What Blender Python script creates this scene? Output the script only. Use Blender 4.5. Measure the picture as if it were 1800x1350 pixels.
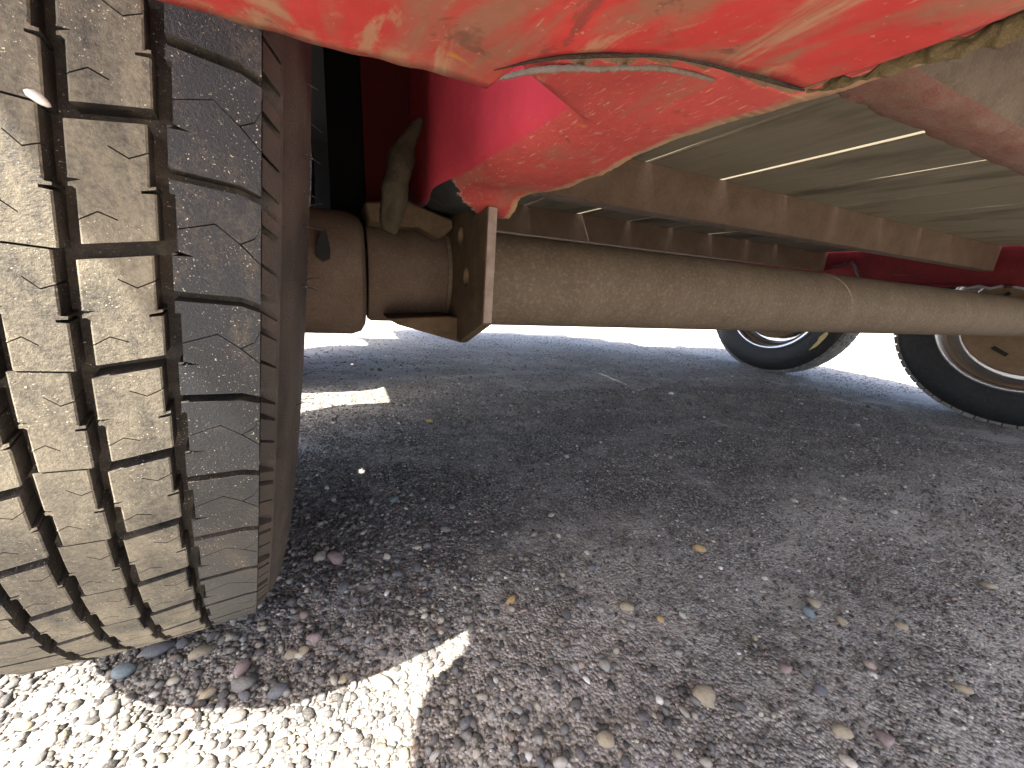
import bpy, bmesh, math, random
import numpy as np
from mathutils import Matrix, Vector

# ------------------------------------------------------------------ camera, sky, sun, exposure
S = bpy.context.scene
for o in list(bpy.data.objects):
    bpy.data.objects.remove(o)
COL = S.collection
W, H, F_PX = 1800.0, 1350.0, 681.7          # photograph size and focal length in its pixels
CAM_H = 0.345
def _basis(v1, v2, f):
    d1 = np.array([v1[0] - 900, v1[1] - 675, f]); d1 /= np.linalg.norm(d1)
    d2 = np.array([v2[0] - 900, v2[1] - 675, f]); d2 -= d1 * (d1 @ d2); d2 /= np.linalg.norm(d2)
    dn = np.cross(d1, d2)
    if dn[1] < 0: dn = -dn
    return np.array([d2, d1, -dn])
BASIS = _basis((597, 475), (2392.7, 597.8), F_PX)   # from the vanishing points of the planks and of the axle
CAM = np.array([0, 0, CAM_H])
def ray(x, y): return BASIS @ np.array([x - 900, y - 675, F_PX])
def on_x(x, y, X): r = ray(x, y); return r * (X / r[0]) + CAM
def on_y(x, y, Y): r = ray(x, y); return r * (Y / r[1]) + CAM
def on_z(x, y, Z): r = ray(x, y); return r * ((Z - CAM_H) / r[2]) + CAM

cd = bpy.data.cameras.new('camera'); cam = bpy.data.objects.new('camera', cd); COL.objects.link(cam)
cd.sensor_width = 36.0; cd.lens = 36.0 * F_PX / W; cd.clip_start = 0.005; cd.clip_end = 2000
R3 = np.column_stack([BASIS[:, 0], -BASIS[:, 1], -BASIS[:, 2]])
cam.matrix_world = Matrix.Translation(CAM.tolist()) @ Matrix(R3.tolist()).to_4x4()
S.camera = cam

SUN = Vector((0.50, 0.45, -1.0)).normalized()        # the way the light travels: from the left, from behind
wd = bpy.data.worlds.new('World'); S.world = wd; wd.use_nodes = True
nt = wd.node_tree; bg = nt.nodes['Background']
sky = nt.nodes.new('ShaderNodeTexSky'); sky.sky_type = 'NISHITA'; sky.sun_disc = False
sky.sun_elevation = math.asin(-SUN.z)
sky.sun_rotation = math.atan2(-SUN.x, -SUN.y)
nt.links.new(sky.outputs[0], bg.inputs[0]); bg.inputs[1].default_value = 0.13
sky.air_density = 0.7; sky.dust_density = 3.0; sky.ozone_density = 0.3
sl = bpy.data.lights.new('sun', 'SUN'); sun = bpy.data.objects.new('sun', sl); COL.objects.link(sun)
sl.energy = 4.6; sl.angle = math.radians(0.53); sl.color = (1.0, 0.95, 0.86)
sun.rotation_euler = SUN.to_track_quat('-Z', 'Y').to_euler(); sun.location = (-3, -3, 5)

S.view_settings.view_transform = 'Standard'; S.view_settings.look = 'None'
S.view_settings.gamma = 1.0; S.view_settings.exposure = 2.45
S.cycles.max_bounces = 14; S.cycles.diffuse_bounces = 8; S.cycles.glossy_bounces = 4
S.cycles.sample_clamp_indirect = 6.0
S.cycles.use_denoising = True

# ------------------------------------------------------------------ helpers
rng = np.random.default_rng(7); random.seed(7)
def tag(o, label=None, cat=None, group=None, kind=None):
    if label: o['label'] = label
    if cat: o['category'] = cat
    if group: o['group'] = group
    if kind: o['kind'] = kind
    return o
def attach(o, parent):
    if parent is not None:
        o.parent = parent
        o.matrix_parent_inverse = Matrix.Translation(-Vector(parent.location)) if parent.type == 'EMPTY' else Matrix()
    return o
def put(name, me, mat, parent=None, smooth=None):
    if mat is not None: me.materials.append(mat)
    if smooth is not None:
        me.shade_smooth()
        if smooth < 179: me.set_sharp_from_angle(angle=math.radians(smooth))
    o = bpy.data.objects.new(name, me); COL.objects.link(o)
    return attach(o, parent)
def mesh(verts, faces, recalc=True):
    me = bpy.data.meshes.new('m'); me.from_pydata([tuple(map(float, v)) for v in verts], [], faces)
    if recalc:
        bm = bmesh.new(); bm.from_mesh(me); bmesh.ops.recalc_face_normals(bm, faces=bm.faces); bm.to_mesh(me); bm.free()
    me.update(); return me
def box_bm(bm, a, b, bevel=0.0):
    g = bmesh.ops.create_cube(bm, size=1.0)
    for v in g['verts']:
        v.co = Vector([(a[i] + b[i]) / 2 + v.co[i] * (b[i] - a[i]) for i in range(3)])
    if bevel:
        es = list({e for v in g['verts'] for e in v.link_edges})
        bmesh.ops.bevel(bm, geom=es, offset=bevel, segments=2, affect='EDGES', profile=0.6)
def from_bm(bm):
    me = bpy.data.meshes.new('m'); bm.to_mesh(me); bm.free(); return me
def box(name, a, b, mat, parent, bevel=0.002):
    bm = bmesh.new(); box_bm(bm, a, b, bevel); return put(name, from_bm(bm), mat, parent, 35)
def lathe_x(profile, n=96, t0=0.0, t1=2 * math.pi, close=True):
    """profile: (axial, radius) list, turned round the local x axis"""
    vs, fs = [], []; m = len(profile); full = close
    k = n if full else n + 1
    for i in range(k):
        t = t0 + (t1 - t0) * i / n
        for c, r in profile: vs.append((c, -r * math.cos(t), -r * math.sin(t)))
    for i in range(n):
        j = (i + 1) % k
        for q in range(m - 1): fs.append((i * m + q, i * m + q + 1, j * m + q + 1, j * m + q))
    return mesh(vs, fs)
def prism(loops, axis, lo, hi, bevel=0.0):
    """loops: outer outline then holes, 2-D points in the two other axes; pushed along axis from lo to hi"""
    bm = bmesh.new(); es = []
    o = [i for i in range(3) if i != axis]
    for lp in loops:
        vs = []
        for p in lp:
            c = [0, 0, 0]; c[o[0]], c[o[1]], c[axis] = p[0], p[1], lo
            vs.append(bm.verts.new(c))
        for i in range(len(vs)): es.append(bm.edges.new((vs[i], vs[(i + 1) % len(vs)])))
    bmesh.ops.triangle_fill(bm, use_beauty=True, edges=es)
    g = bmesh.ops.extrude_face_region(bm, geom=list(bm.faces))
    d = Vector((0, 0, 0)); d[axis] = hi - lo
    bmesh.ops.translate(bm, vec=d, verts=[v for v in g['geom'] if isinstance(v, bmesh.types.BMVert)])
    bmesh.ops.recalc_face_normals(bm, faces=bm.faces)
    if bevel:
        ed = [e for e in bm.edges if len(e.link_faces) == 2 and e.calc_face_angle(0) > 0.6]
        bmesh.ops.bevel(bm, geom=ed, offset=bevel, segments=1, affect='EDGES')
    return from_bm(bm)
def tube(path, radii, n=14, squash=1.0, caps=True):
    vs, fs = [], []; P = [Vector(p) for p in path]
    up = Vector((0.03, 1, 0.02))
    for i, p in enumerate(P):
        d = (P[min(i + 1, len(P) - 1)] - P[max(i - 1, 0)]).normalized()
        a = d.cross(up)
        if a.length < 1e-3: a = d.cross(Vector((1, 0, 0)))
        a.normalize(); b = d.cross(a).normalized()
        for q in range(n):
            t = 2 * math.pi * q / n
            vs.append(p + (a * math.cos(t) + b * math.sin(t) * squash) * radii[i])
    for i in range(len(P) - 1):
        for q in range(n):
            fs.append((i * n + q, i * n + (q + 1) % n, (i + 1) * n + (q + 1) % n, (i + 1) * n + q))
    if caps:
        fs.append(tuple(range(n))); fs.append(tuple(range((len(P) - 1) * n, len(P) * n)))
    return mesh(vs, fs)
_waves = [(rng.normal(size=2) * (2 * math.pi / w), rng.uniform(0, 6.28)) for w in (0.9, 0.6, 0.4, 0.3, 0.22, 0.16, 0.12, 0.09)]
def ground_z(x, y):
    z = -0.024 * np.clip(x, -3, 3.2)
    for (k, ph), a in zip(_waves, (3, 2.5, 2, 1.6, 1.2, 1.0, .7, .5)):
        z = z + 0.0008 * a * np.sin(k[0] * x + k[1] * y + ph)
    return z

# ------------------------------------------------------------------ materials (node graphs)
class NG:
    def __init__(s, name):
        s.m = bpy.data.materials.new(name); s.m.use_nodes = True; s.t = s.m.node_tree
        s.b = s.t.nodes['Principled BSDF']
        s.geo = s.t.nodes.new('ShaderNodeNewGeometry')
    def link(s, a, b): s.t.links.new(a, b)
    def map(s, scale=(1, 1, 1), src=None, rot=(0, 0, 0)):
        n = s.t.nodes.new('ShaderNodeMapping'); n.inputs['Scale'].default_value = scale; n.inputs['Rotation'].default_value = rot
        s.link(src or s.geo.outputs['Position'], n.inputs[0]); return n.outputs[0]
    def noise(s, sc, det=5, rough=0.6, vec=None, dist=0.0):
        n = s.t.nodes.new('ShaderNodeTexNoise'); n.inputs['Scale'].default_value = sc
        n.inputs['Detail'].default_value = det; n.inputs['Roughness'].default_value = rough; n.inputs['Distortion'].default_value = dist
        s.link(vec or s.geo.outputs['Position'], n.inputs['Vector']); return n.outputs['Fac']
    def voro(s, sc, vec=None, out='Color', feat='F1'):
        n = s.t.nodes.new('ShaderNodeTexVoronoi'); n.inputs['Scale'].default_value = sc; n.feature = feat
        s.link(vec or s.geo.outputs['Position'], n.inputs['Vector']); return n.outputs[out]
    def ramp(s, f, stops):
        n = s.t.nodes.new('ShaderNodeValToRGB'); e = n.color_ramp.elements
        while len(e) < len(stops): e.new(0.5)
        for q, (p, c) in zip(e, stops):
            q.position = p; q.color = (c, c, c, 1) if isinstance(c, (int, float)) else (*c, 1)
        s.link(f, n.inputs[0]); return n.outputs[0]
    def mix(s, f, a, b, mode='MIX'):
        n = s.t.nodes.new('ShaderNodeMix'); n.data_type = 'RGBA'; n.blend_type = mode
        for v, i in ((f, 0), (a, 6), (b, 7)):
            if hasattr(v, 'is_output'): s.link(v, n.inputs[i])
            else: n.inputs[i].default_value = v if i == 0 else (*v, 1)
        return n.outputs[2]
    def math(s, op, a, b=0.0):
        n = s.t.nodes.new('ShaderNodeMath'); n.operation = op
        for v, i in ((a, 0), (b, 1)):
            if hasattr(v, 'is_output'): s.link(v, n.inputs[i])
            else: n.inputs[i].default_value = v
        return n.outputs[0]
    def sep(s, vec=None):
        n = s.t.nodes.new('ShaderNodeSeparateXYZ'); s.link(vec or s.geo.outputs['Position'], n.inputs[0]); return n.outputs
    def attr(s, name):
        n = s.t.nodes.new('ShaderNodeAttribute'); n.attribute_name = name; return n.outputs['Color']
    def bump(s, h, dist=0.001, strength=1.0):
        n = s.t.nodes.new('ShaderNodeBump'); n.inputs['Distance'].default_value = dist; n.inputs['Strength'].default_value = strength
        s.link(h, n.inputs['Height']); s.link(n.outputs[0], s.b.inputs['Normal'])
    def out(s, col, rough=0.7, spec=0.5, metal=0.0):
        if hasattr(col, 'is_output'): s.link(col, s.b.inputs['Base Color'])
        else: s.b.inputs['Base Color'].default_value = (*col, 1)
        if hasattr(rough, 'is_output'): s.link(rough, s.b.inputs['Roughness'])
        else: s.b.inputs['Roughness'].default_value = rough
        s.b.inputs['Specular IOR Level'].default_value = spec; s.b.inputs['Metallic'].default_value = metal
        return s.m

def mat_red(name, mud, scratch, base=(0.45, 0.042, 0.036), undercoat=False, rough=(0.55, 0.85), spec=0.3):
    g = NG(name)
    v = g.map((30, 11, 20), rot=(0, 0, 0.9))
    big = g.noise(1.0, 6, 0.62, v, 0.9)
    c = g.mix(g.ramp(g.noise(14, 4), [(0.3, 0.0), (0.7, 1.0)]), tuple(x * 0.75 for x in base), tuple(min(1, x * 1.15) for x in base))
    c = g.mix(g.ramp(big, [(0.55 - mud, 0.0), (0.68 - mud, 0.85)]), c, (0.24, 0.115, 0.07))
    v2 = g.map((50, 17, 40), rot=(0, 0, -0.55))
    c = g.mix(g.ramp(g.noise(1.3, 6, 0.7, v2, 0.7), [(0.60 - mud * 0.6, 0.0), (0.70 - mud * 0.6, 0.75)]), c, (0.34, 0.21, 0.12))
    c = g.mix(g.ramp(g.noise(34, 3, 0.6, None, 0.5), [(0.68 - mud * 0.3, 0.0), (0.74 - mud * 0.3, 0.8)]), c, (0.45, 0.20, 0.03))
    c = g.mix(g.ramp(g.noise(55, 5, 0.7, None, 0.6), [(0.64 - mud * 0.4, 0.0), (0.70 - mud * 0.4, 0.6)]), c, (0.10, 0.045, 0.03))
    v3 = g.map((900, 120, 300), rot=(0, 0, 0.25))
    c = g.mix(g.ramp(g.noise(1.0, 4, 0.7, v3), [(0.70 - scratch, 0.0), (0.77 - scratch, 0.8)]), c, (0.50, 0.28, 0.20))
    c = g.mix(g.ramp(g.noise(420, 3, 0.7), [(0.66, 0.0), (0.72, 0.7)]), c, (0.40, 0.23, 0.15))
    w = g.sep(g.attr('wear'))[0]
    w = g.math('ADD', w, g.math('MULTIPLY', g.math('SUBTRACT', g.noise(70, 6, 0.7), 0.5), 1.1))
    c = g.mix(g.ramp(w, [(0.52, 0.0), (0.78, 0.85)]), c, (0.33, 0.215, 0.115))
    if undercoat:                       # black undercoat where the red has flaked off the underside by the bracket
        p = g.sep()
        e = g.math('SUBTRACT', p[1], g.math('ADD', g.math('MULTIPLY', g.math('SUBTRACT', p[0], 0.066), 1.35), 0.276))
        e = g.math('ADD', e, g.math('MULTIPLY', g.math('SUBTRACT', g.noise(130, 5, 0.7), 0.5), 0.035))
        low = g.math('LESS_THAN', p[2], CAM_H + 0.078)
        c = g.mix(g.math('MULTIPLY', g.ramp(e, [(0.0, 0.0), (0.001, 0.9)]), low), c, (0.40, 0.26, 0.19))
        c = g.mix(g.math('MULTIPLY', g.math('GREATER_THAN', e, 0.004), low), c, (0.022, 0.023, 0.022))
    g.bump(g.math('ADD', g.noise(45, 4, 0.5), g.math('MULTIPLY', g.noise(300, 3), 0.10)), 0.002, 0.4)
    return g.out(c, g.ramp(g.noise(90, 4), [(0.3, rough[0]), (0.75, rough[1])]), spec)
def mat_rust(name, a, b, sc=26, streak=None, rough=0.85, fleck=(0.25, 0.2, 0.15)):
    g = NG(name)
    v = g.map(streak) if streak else None
    c = g.mix(g.ramp(g.noise(sc, 7, 0.65, v), [(0.32, 0.0), (0.7, 1.0)]), a, b)
    c = g.mix(g.ramp(g.noise(sc * 18, 4, 0.7), [(0.48, 0.0), (0.72, 0.35)]), c, fleck)
    c = g.mix(g.ramp(g.noise(sc * 5, 6, 0.75), [(0.58, 0.0), (0.72, 0.5)]), c, tuple(x * 0.5 for x in a))
    g.bump(g.math('ADD', g.noise(sc * 4, 6, 0.7), g.math('MULTIPLY', g.noise(900, 3), 0.4)), 0.0014, 0.6)
    return g.out(c, rough, 0.25)
def mat_rubber(name, dust_lo, dust_hi, dust=(0.27, 0.235, 0.17), base=(0.022, 0.021, 0.021), rough=(0.5, 0.85), speck=True):
    g = NG(name)
    n1 = g.noise(30, 6, 0.6, g.map((1.6, 1, 0.7)), 0.8); n2 = g.noise(620, 4, 0.75)
    f = g.math('ADD', g.math('MULTIPLY', n1, 0.70), g.math('MULTIPLY', n2, 0.52))
    f = g.ramp(f, [(dust_lo, 0.0), (dust_hi, 1.0)])
    d = g.mix(g.noise(9, 3), tuple(x * 0.75 for x in dust), tuple(x * 1.15 for x in dust))
    c = g.mix(f, base, d)
    if speck: c = g.mix(g.math('MULTIPLY', g.ramp(g.noise(1500, 2, 0.5), [(0.67, 0.0), (0.71, 1.0)]), g.ramp(g.noise(60, 3), [(0.42, 0.0), (0.58, 1.0)])), c, (0.62, 0.55, 0.42))
    g.bump(g.math('ADD', g.noise(1100, 4, 0.7), g.math('MULTIPLY', g.noise(90, 4), 0.6)), 0.0006, 0.8)
    return g.out(c, g.ramp(f, [(0.0, rough[0]), (0.6, rough[1])]), 0.4)
def mat_plank():
    g = NG('weathered deck wood')
    v = g.map((1, 0.06, 1)); r = g.t.nodes.new('ShaderNodeObjectInfo')
    n = g.noise(70, 6, 0.65, v, 0.8)
    c = g.mix(n, (0.195, 0.168, 0.117), (0.32, 0.28, 0.205))
    c = g.mix(g.math('MULTIPLY', r.outputs['Random'], 0.5), c, (0.21, 0.18, 0.13))
    c = g.mix(g.ramp(g.noise(9, 5, 0.6, g.map((1, 0.35, 1))), [(0.52, 0.0), (0.68, 0.75)]), c, (0.085, 0.068, 0.047))
    g.bump(n, 0.0015, 0.6)
    return g.out(c, 0.9, 0.2)
def mat_simple(name, col, rough=0.5, metal=0.0, spec=0.5, var=0.25, sc=60):
    g = NG(name)
    c = g.mix(g.noise(sc, 5, 0.65), tuple(x * (1 - var) for x in col), tuple(min(1, x * (1 + var)) for x in col))
    return g.out(c, rough, spec, metal)
def mat_ground():
    g = NG('dusty asphalt with grit')
    vcol = g.sep(g.voro(330)); vcol2 = g.sep(g.voro(160))
    stone = g.ramp(vcol[0], [(0.0, (0.070, 0.063, 0.056)), (0.45, (0.20, 0.182, 0.160)), (0.75, (0.42, 0.38, 0.325)), (0.93, (0.85, 0.78, 0.66))])
    stone2 = g.ramp(vcol2[1], [(0.0, (0.08, 0.072, 0.064)), (0.6, (0.25, 0.223, 0.193)), (0.95, (0.48, 0.42, 0.345))])
    c = g.mix(0.45, stone, stone2)
    c = g.mix(g.ramp(g.voro(330, None, 'Distance'), [(0.3, 0.0), (0.75, 0.8)]), c, (0.05, 0.047, 0.045))
    v = g.map((1.0, 1.7, 1.0), rot=(0, 0, 0.5))
    dust = g.ramp(g.noise(5.5, 6, 0.62, v, 0.7), [(0.45, 0.0), (0.66, 0.75)])
    py = g.math('ADD', g.sep()[1], g.math('MULTIPLY', g.math('SUBTRACT', g.noise(3.5, 4, 0.6), 0.5), 0.5))
    dust = g.math('ADD', dust, g.math('SUBTRACT', g.ramp(py, [(0.30, 0.58), (0.52, 0.0), (0.80, 0.05), (0.99, 0.35)]), 0.10))
    dust = g.math('MAXIMUM', g.math('MINIMUM', dust, 0.95), 0.0)
    c = g.mix(g.math('MULTIPLY', dust, g.ramp(g.noise(500, 3), [(0.36, 0.30), (0.6, 1.0)])), c, (0.48, 0.445, 0.395))
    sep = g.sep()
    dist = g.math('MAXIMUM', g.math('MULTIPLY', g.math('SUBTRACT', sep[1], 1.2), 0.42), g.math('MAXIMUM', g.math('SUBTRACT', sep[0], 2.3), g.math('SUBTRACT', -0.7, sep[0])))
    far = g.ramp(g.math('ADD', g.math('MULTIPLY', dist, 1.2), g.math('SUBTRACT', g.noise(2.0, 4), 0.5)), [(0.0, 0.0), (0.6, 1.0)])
    c = g.mix(far, c, g.mix(g.noise(60, 5, 0.7), (0.36, 0.345, 0.32), (0.52, 0.50, 0.47)))  # paler far out and outside the trailer: brighter light put into the colour
    hgt = g.math('ADD', g.voro(330, None, 'Distance'), g.math('MULTIPLY', g.voro(160, None, 'Distance'), 0.9))
    g.bump(g.math('MULTIPLY', hgt, g.math('SUBTRACT', g.math('MULTIPLY', dust, 0.65), 1.0)), 0.0036, 0.9)
    return g.out(c, 0.9, 0.25)
def mat_stone(name, src):
    g = NG(name)
    if src == 'attr': c = g.attr('col')
    else:
        n = g.t.nodes.new('ShaderNodeObjectInfo'); c = n.outputs['Color']
    n1 = g.noise(260, 5, 0.7)
    c = g.mix(g.ramp(n1, [(0.3, 0.35), (0.5, 0.0)]), c, (0.05, 0.05, 0.05))
    c = g.mix(g.ramp(g.noise(900, 3, 0.6), [(0.5, 0.0), (0.7, 0.35)]), c, (0.33, 0.30, 0.26))
    g.bump(n1, 0.0012, 0.7)
    return g.out(c, 0.8, 0.3)

M = dict(
    red_sheet=mat_red('scraped red paint with mud', 0.10, 0.03),
    red_rail=mat_red('red paint with fine scratches', 0.03, 0.10, (0.41, 0.060, 0.050), True),
    red_web=mat_red('cleaner red paint lit pink', -0.12, 0.0, (0.50, 0.045, 0.065), False, (0.28, 0.5), 0.5),  # cleaner outer face, its lit pink sheen is put into the base colour
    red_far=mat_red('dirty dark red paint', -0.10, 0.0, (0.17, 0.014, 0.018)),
    joist=mat_rust('brown rusted channel steel', (0.125, 0.080, 0.054), (0.18, 0.122, 0.085), 20),
    axle=mat_rust('dust covered axle steel', (0.098, 0.071, 0.047), (0.135, 0.101, 0.070), 12, (1.8, 1, 1), 0.8, (0.30, 0.24, 0.18)),
    collar=mat_rust('brown dusty casting', (0.095, 0.063, 0.043), (0.135, 0.092, 0.065), 30),
    bracket=mat_rust('oily rusty bracket steel', (0.05, 0.033, 0.017), (0.105, 0.066, 0.036), 40, None, 0.85, (0.16, 0.12, 0.08)),
    edge=mat_rust('bare torch cut edge', (0.17, 0.125, 0.10), (0.27, 0.21, 0.175), 90),
    redge=mat_rust('worn brown sheet edge', (0.16, 0.085, 0.045), (0.24, 0.15, 0.085), 120),
    mud=mat_rust('dried olive mud', (0.125, 0.088, 0.038), (0.07, 0.05, 0.02), 160, None, 0.95),
    cross=mat_rust('flaking brown and red steel', (0.062, 0.043, 0.028), (0.125, 0.093, 0.066), 55, None, 0.85, (0.19, 0.155, 0.115)),
    crossred=mat_rust('worn red brown flange paint', (0.11, 0.033, 0.023), (0.125, 0.078, 0.054), 110, (1, 2.2, 1), 0.85, (0.24, 0.17, 0.13)),
    black=mat_rust('black undercoat and gap shade', (0.016, 0.017, 0.016), (0.028, 0.028, 0.026), 60, None, 0.95, (0.05, 0.045, 0.04)),
    shade_liner=mat_simple('black undercoat and shade plates', (0.008, 0.008, 0.008), 0.95, 0, 0.1),  # near-black, puts shade into the fender inside and the added plates
    plank=mat_plank(),
    dusty=mat_rubber('dusty tread rubber', 0.40, 0.76),
    clean=mat_rubber('scrubbed tread rubber', 0.63, 0.92, (0.15, 0.12, 0.085), (0.024, 0.025, 0.027), (0.42, 0.75)),
    side=mat_rubber('brown sidewall rubber', 0.50, 0.98, (0.095, 0.07, 0.05), (0.028, 0.023, 0.020), (0.45, 0.8), False),
    groove=mat_rubber('groove floor rubber', 0.50, 0.80, (0.12, 0.095, 0.07), (0.02, 0.018, 0.017)),
    fartyre=mat_rubber('black tyre rubber', 0.72, 1.0, (0.12, 0.11, 0.10), (0.014, 0.015, 0.017), (0.5, 0.75)),
    fartread=mat_rubber('pale dusty tyre tread', 0.40, 0.75, (0.24, 0.225, 0.20), (0.03, 0.03, 0.03)),
    chrome=mat_simple('chrome rim', (0.90, 0.93, 0.98), 0.26, 1.0, 0.5, 0.05),
    drum=mat_rust('dusty brown drum', (0.14, 0.09, 0.052), (0.20, 0.135, 0.082), 14),
    yellow=mat_simple('yellow crayon mark', (0.62, 0.50, 0.22), 0.8),
    wire=mat_simple('grey black cable', (0.05, 0.05, 0.055), 0.5),
    ground=mat_ground(), stone=mat_stone('mixed gravel stone', 'attr'), pebble=mat_stone('larger gravel stone', 'obj'),
)

# ------------------------------------------------------------------ ground and gravel
def axis_steps(lo, hi, step, far, grow):
    a = list(np.arange(lo, hi + 1e-6, step)); s = step; x = hi
    while x < far: s *= grow; x += s; a.append(x)
    s = step; x = lo; b = []
    while x > -far: s *= grow; x -= s; b.append(x)
    return np.array(b[::-1] + a)
gx = axis_steps(-1.0, 2.9, 0.016, 400, 1.25); gy = axis_steps(-0.3, 2.6, 0.016, 400, 1.25)
XX, YY = np.meshgrid(gx, gy); ZZ = ground_z(XX, YY)
ZZ += np.where((XX > -1) & (XX < 3) & (YY > -.3) & (YY < 2.6), rng.normal(0, 0.0006, XX.shape), 0)
nx, ny = len(gx), len(gy)
idx = np.arange(nx * ny).reshape(ny, nx)
gm = bpy.data.meshes.new('ground')
gv = np.column_stack([XX.ravel(), YY.ravel(), ZZ.ravel()])
gf = np.column_stack([idx[:-1, :-1].ravel(), idx[:-1, 1:].ravel(), idx[1:, 1:].ravel(), idx[1:, :-1].ravel()])
def np_mesh(me, v, f):
    k = f.shape[1]
    me.vertices.add(len(v)); me.vertices.foreach_set('co', v.astype(np.float32).ravel())
    me.loops.add(f.size); me.loops.foreach_set('vertex_index', f.astype(np.int32).ravel())
    me.polygons.add(len(f)); me.polygons.foreach_set('loop_start', np.arange(0, f.size, k, dtype=np.int32))
    me.update(calc_edges=True); me.validate()
np_mesh(gm, gv, gf)
ground = put('ground', gm, M['ground'], None, 180); tag(ground, 'grey dusty asphalt ground strewn with grit', 'ground', kind='structure')

ph = (1 + 5 ** .5) / 2
ICO = np.array([(-1, ph, 0), (1, ph, 0), (-1, -ph, 0), (1, -ph, 0), (0, -1, ph), (0, 1, ph), (0, -1, -ph), (0, 1, -ph), (ph, 0, -1), (ph, 0, 1), (-ph, 0, -1), (-ph, 0, 1)], float)
ICO /= np.linalg.norm(ICO[0])
ICOF = np.array([(0, 11, 5), (0, 5, 1), (0, 1, 7), (0, 7, 10), (0, 10, 11), (1, 5, 9), (5, 11, 4), (11, 10, 2), (10, 7, 6), (7, 1, 8), (3, 9, 4), (3, 4, 2), (3, 2, 6), (3, 6, 8), (3, 8, 9), (4, 9, 5), (2, 4, 11), (6, 2, 10), (8, 6, 7), (9, 8, 1)])
STONE_COLS = np.array([(0.115, 0.105, 0.10), (0.07, 0.064, 0.06), (0.17, 0.155, 0.135), (0.24, 0.215, 0.18), (0.15, 0.135, 0.13), (0.33, 0.275, 0.19), (0.42, 0.36, 0.26), (0.27, 0.18, 0.125), (0.19, 0.195, 0.18), (0.52, 0.48, 0.40)])
STONE_COLS = STONE_COLS * 0.62 + 0.38 * STONE_COLS.mean(1, keepdims=True) * np.array([1.03, 1.0, 0.95])
STONE_P = np.array([.19, .12, .20, .15, .09, .08, .05, .04, .04, .04])
def patch(x, y):
    """clumps: where loose stones gather, 0..1"""
    v = 0
    for (k, p) in _waves[1:6]: v = v + np.sin(0.9 * k[0] * x - 0.8 * k[1] * y + 2 * p)
    return 1 / (1 + np.exp(-1.1 * v))
def scatter(n, x0, x1, y0, y1, s0, s1, power, clump, keep=None):
    x = rng.uniform(x0, x1, n); y = rng.uniform(y0, y1, n)
    ok = rng.uniform(0, 1, n) < (1 - clump + clump * patch(x, y))
    if keep is not None: ok &= keep(x, y)
    x, y = x[ok], y[ok]
    s = s0 + (s1 - s0) * rng.uniform(0, 1, len(x)) ** power
    return np.column_stack([x, y, s])
near_left = lambda x, y: rng.uniform(0, 1, len(x)) < np.clip(1.2 - 3.6 * np.maximum(x + 0.02, 0) - 2.6 * np.maximum(y - 0.40, 0), 0.0, 1)
sets = [
    scatter(36000, -0.95, 0.5, 0.08, 0.85, 0.0012, 0.0047, 2.4, 0.2, near_left),
    scatter(88000, -0.5, 1.9, 0.02, 1.15, 0.0010, 0.0026, 1.8, 0.5),
    scatter(5500, -0.5, 1.9, 0.02, 1.2, 0.0016, 0.0048, 2.6, 0.8),
    scatter(24000, -0.5, 3.0, 0.9, 2.6, 0.0016, 0.0042, 2.0, 0.6),
    scatter(5000, -1.6, -0.5, 0.2, 2.2, 0.002, 0.006, 2.0, 0.3),
]
ST = np.vstack(sets); N = len(ST)
def rand_rot(n):
    q = rng.normal(size=(n, 4)); q /= np.linalg.norm(q, axis=1)[:, None]; w, x, y, z = q.T
    return np.stack([np.stack([1 - 2 * (y * y + z * z), 2 * (x * y - z * w), 2 * (x * z + y * w)], -1),
                     np.stack([2 * (x * y + z * w), 1 - 2 * (x * x + z * z), 2 * (y * z - x * w)], -1),
                     np.stack([2 * (x * z - y * w), 2 * (y * z + x * w), 1 - 2 * (x * x + y * y)], -1)], 1)
sh = ICO[None] * rng.uniform(0.72, 1.25, (N, 12, 1))
sh = np.einsum('nij,nkj->nki', rand_rot(N), sh)
sc3 = np.column_stack([rng.uniform(0.8, 1.5, N), rng.uniform(0.75, 1.1, N), rng.uniform(0.5, 0.85, N)])
sh = sh * sc3[:, None, :]
az = rng.uniform(0, 6.283, N); ca, sa = np.cos(az), np.sin(az)
sx = sh[..., 0] * ca[:, None] - sh[..., 1] * sa[:, None]; sy = sh[..., 0] * sa[:, None] + sh[..., 1] * ca[:, None]
V = np.stack([sx, sy, sh[..., 2]], -1) * ST[:, 2][:, None, None]
V[..., 0] += ST[:, 0][:, None]; V[..., 1] += ST[:, 1][:, None]
V[..., 2] += (ground_z(ST[:, 0], ST[:, 1]) + ST[:, 2] * 0.25)[:, None]
FF = (ICOF[None] + 12 * np.arange(N)[:, None, None]).reshape(-1, 3)
me = bpy.data.meshes.new('gravel'); np_mesh(me, V.reshape(-1, 3), FF)
colr = STONE_COLS[rng.choice(len(STONE_COLS), N, p=STONE_P)] * rng.uniform(0.42, 1.4, (N, 1)) * (1 + 0.9 * np.clip((ST[:, 1:2] - 1.0) / 0.8, 0, 1))  # stones lightened with distance to match the light painted on the far ground
ca4 = np.ones((N, 12, 4), np.float32); ca4[..., :3] = colr[:, None, :]
at = me.attributes.new('col', 'FLOAT_COLOR', 'POINT'); at.data.foreach_set('color', ca4.ravel())
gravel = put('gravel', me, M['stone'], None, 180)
tag(gravel, 'loose fine grey and tan gravel lying over the ground', 'gravel', kind='stuff')

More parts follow.
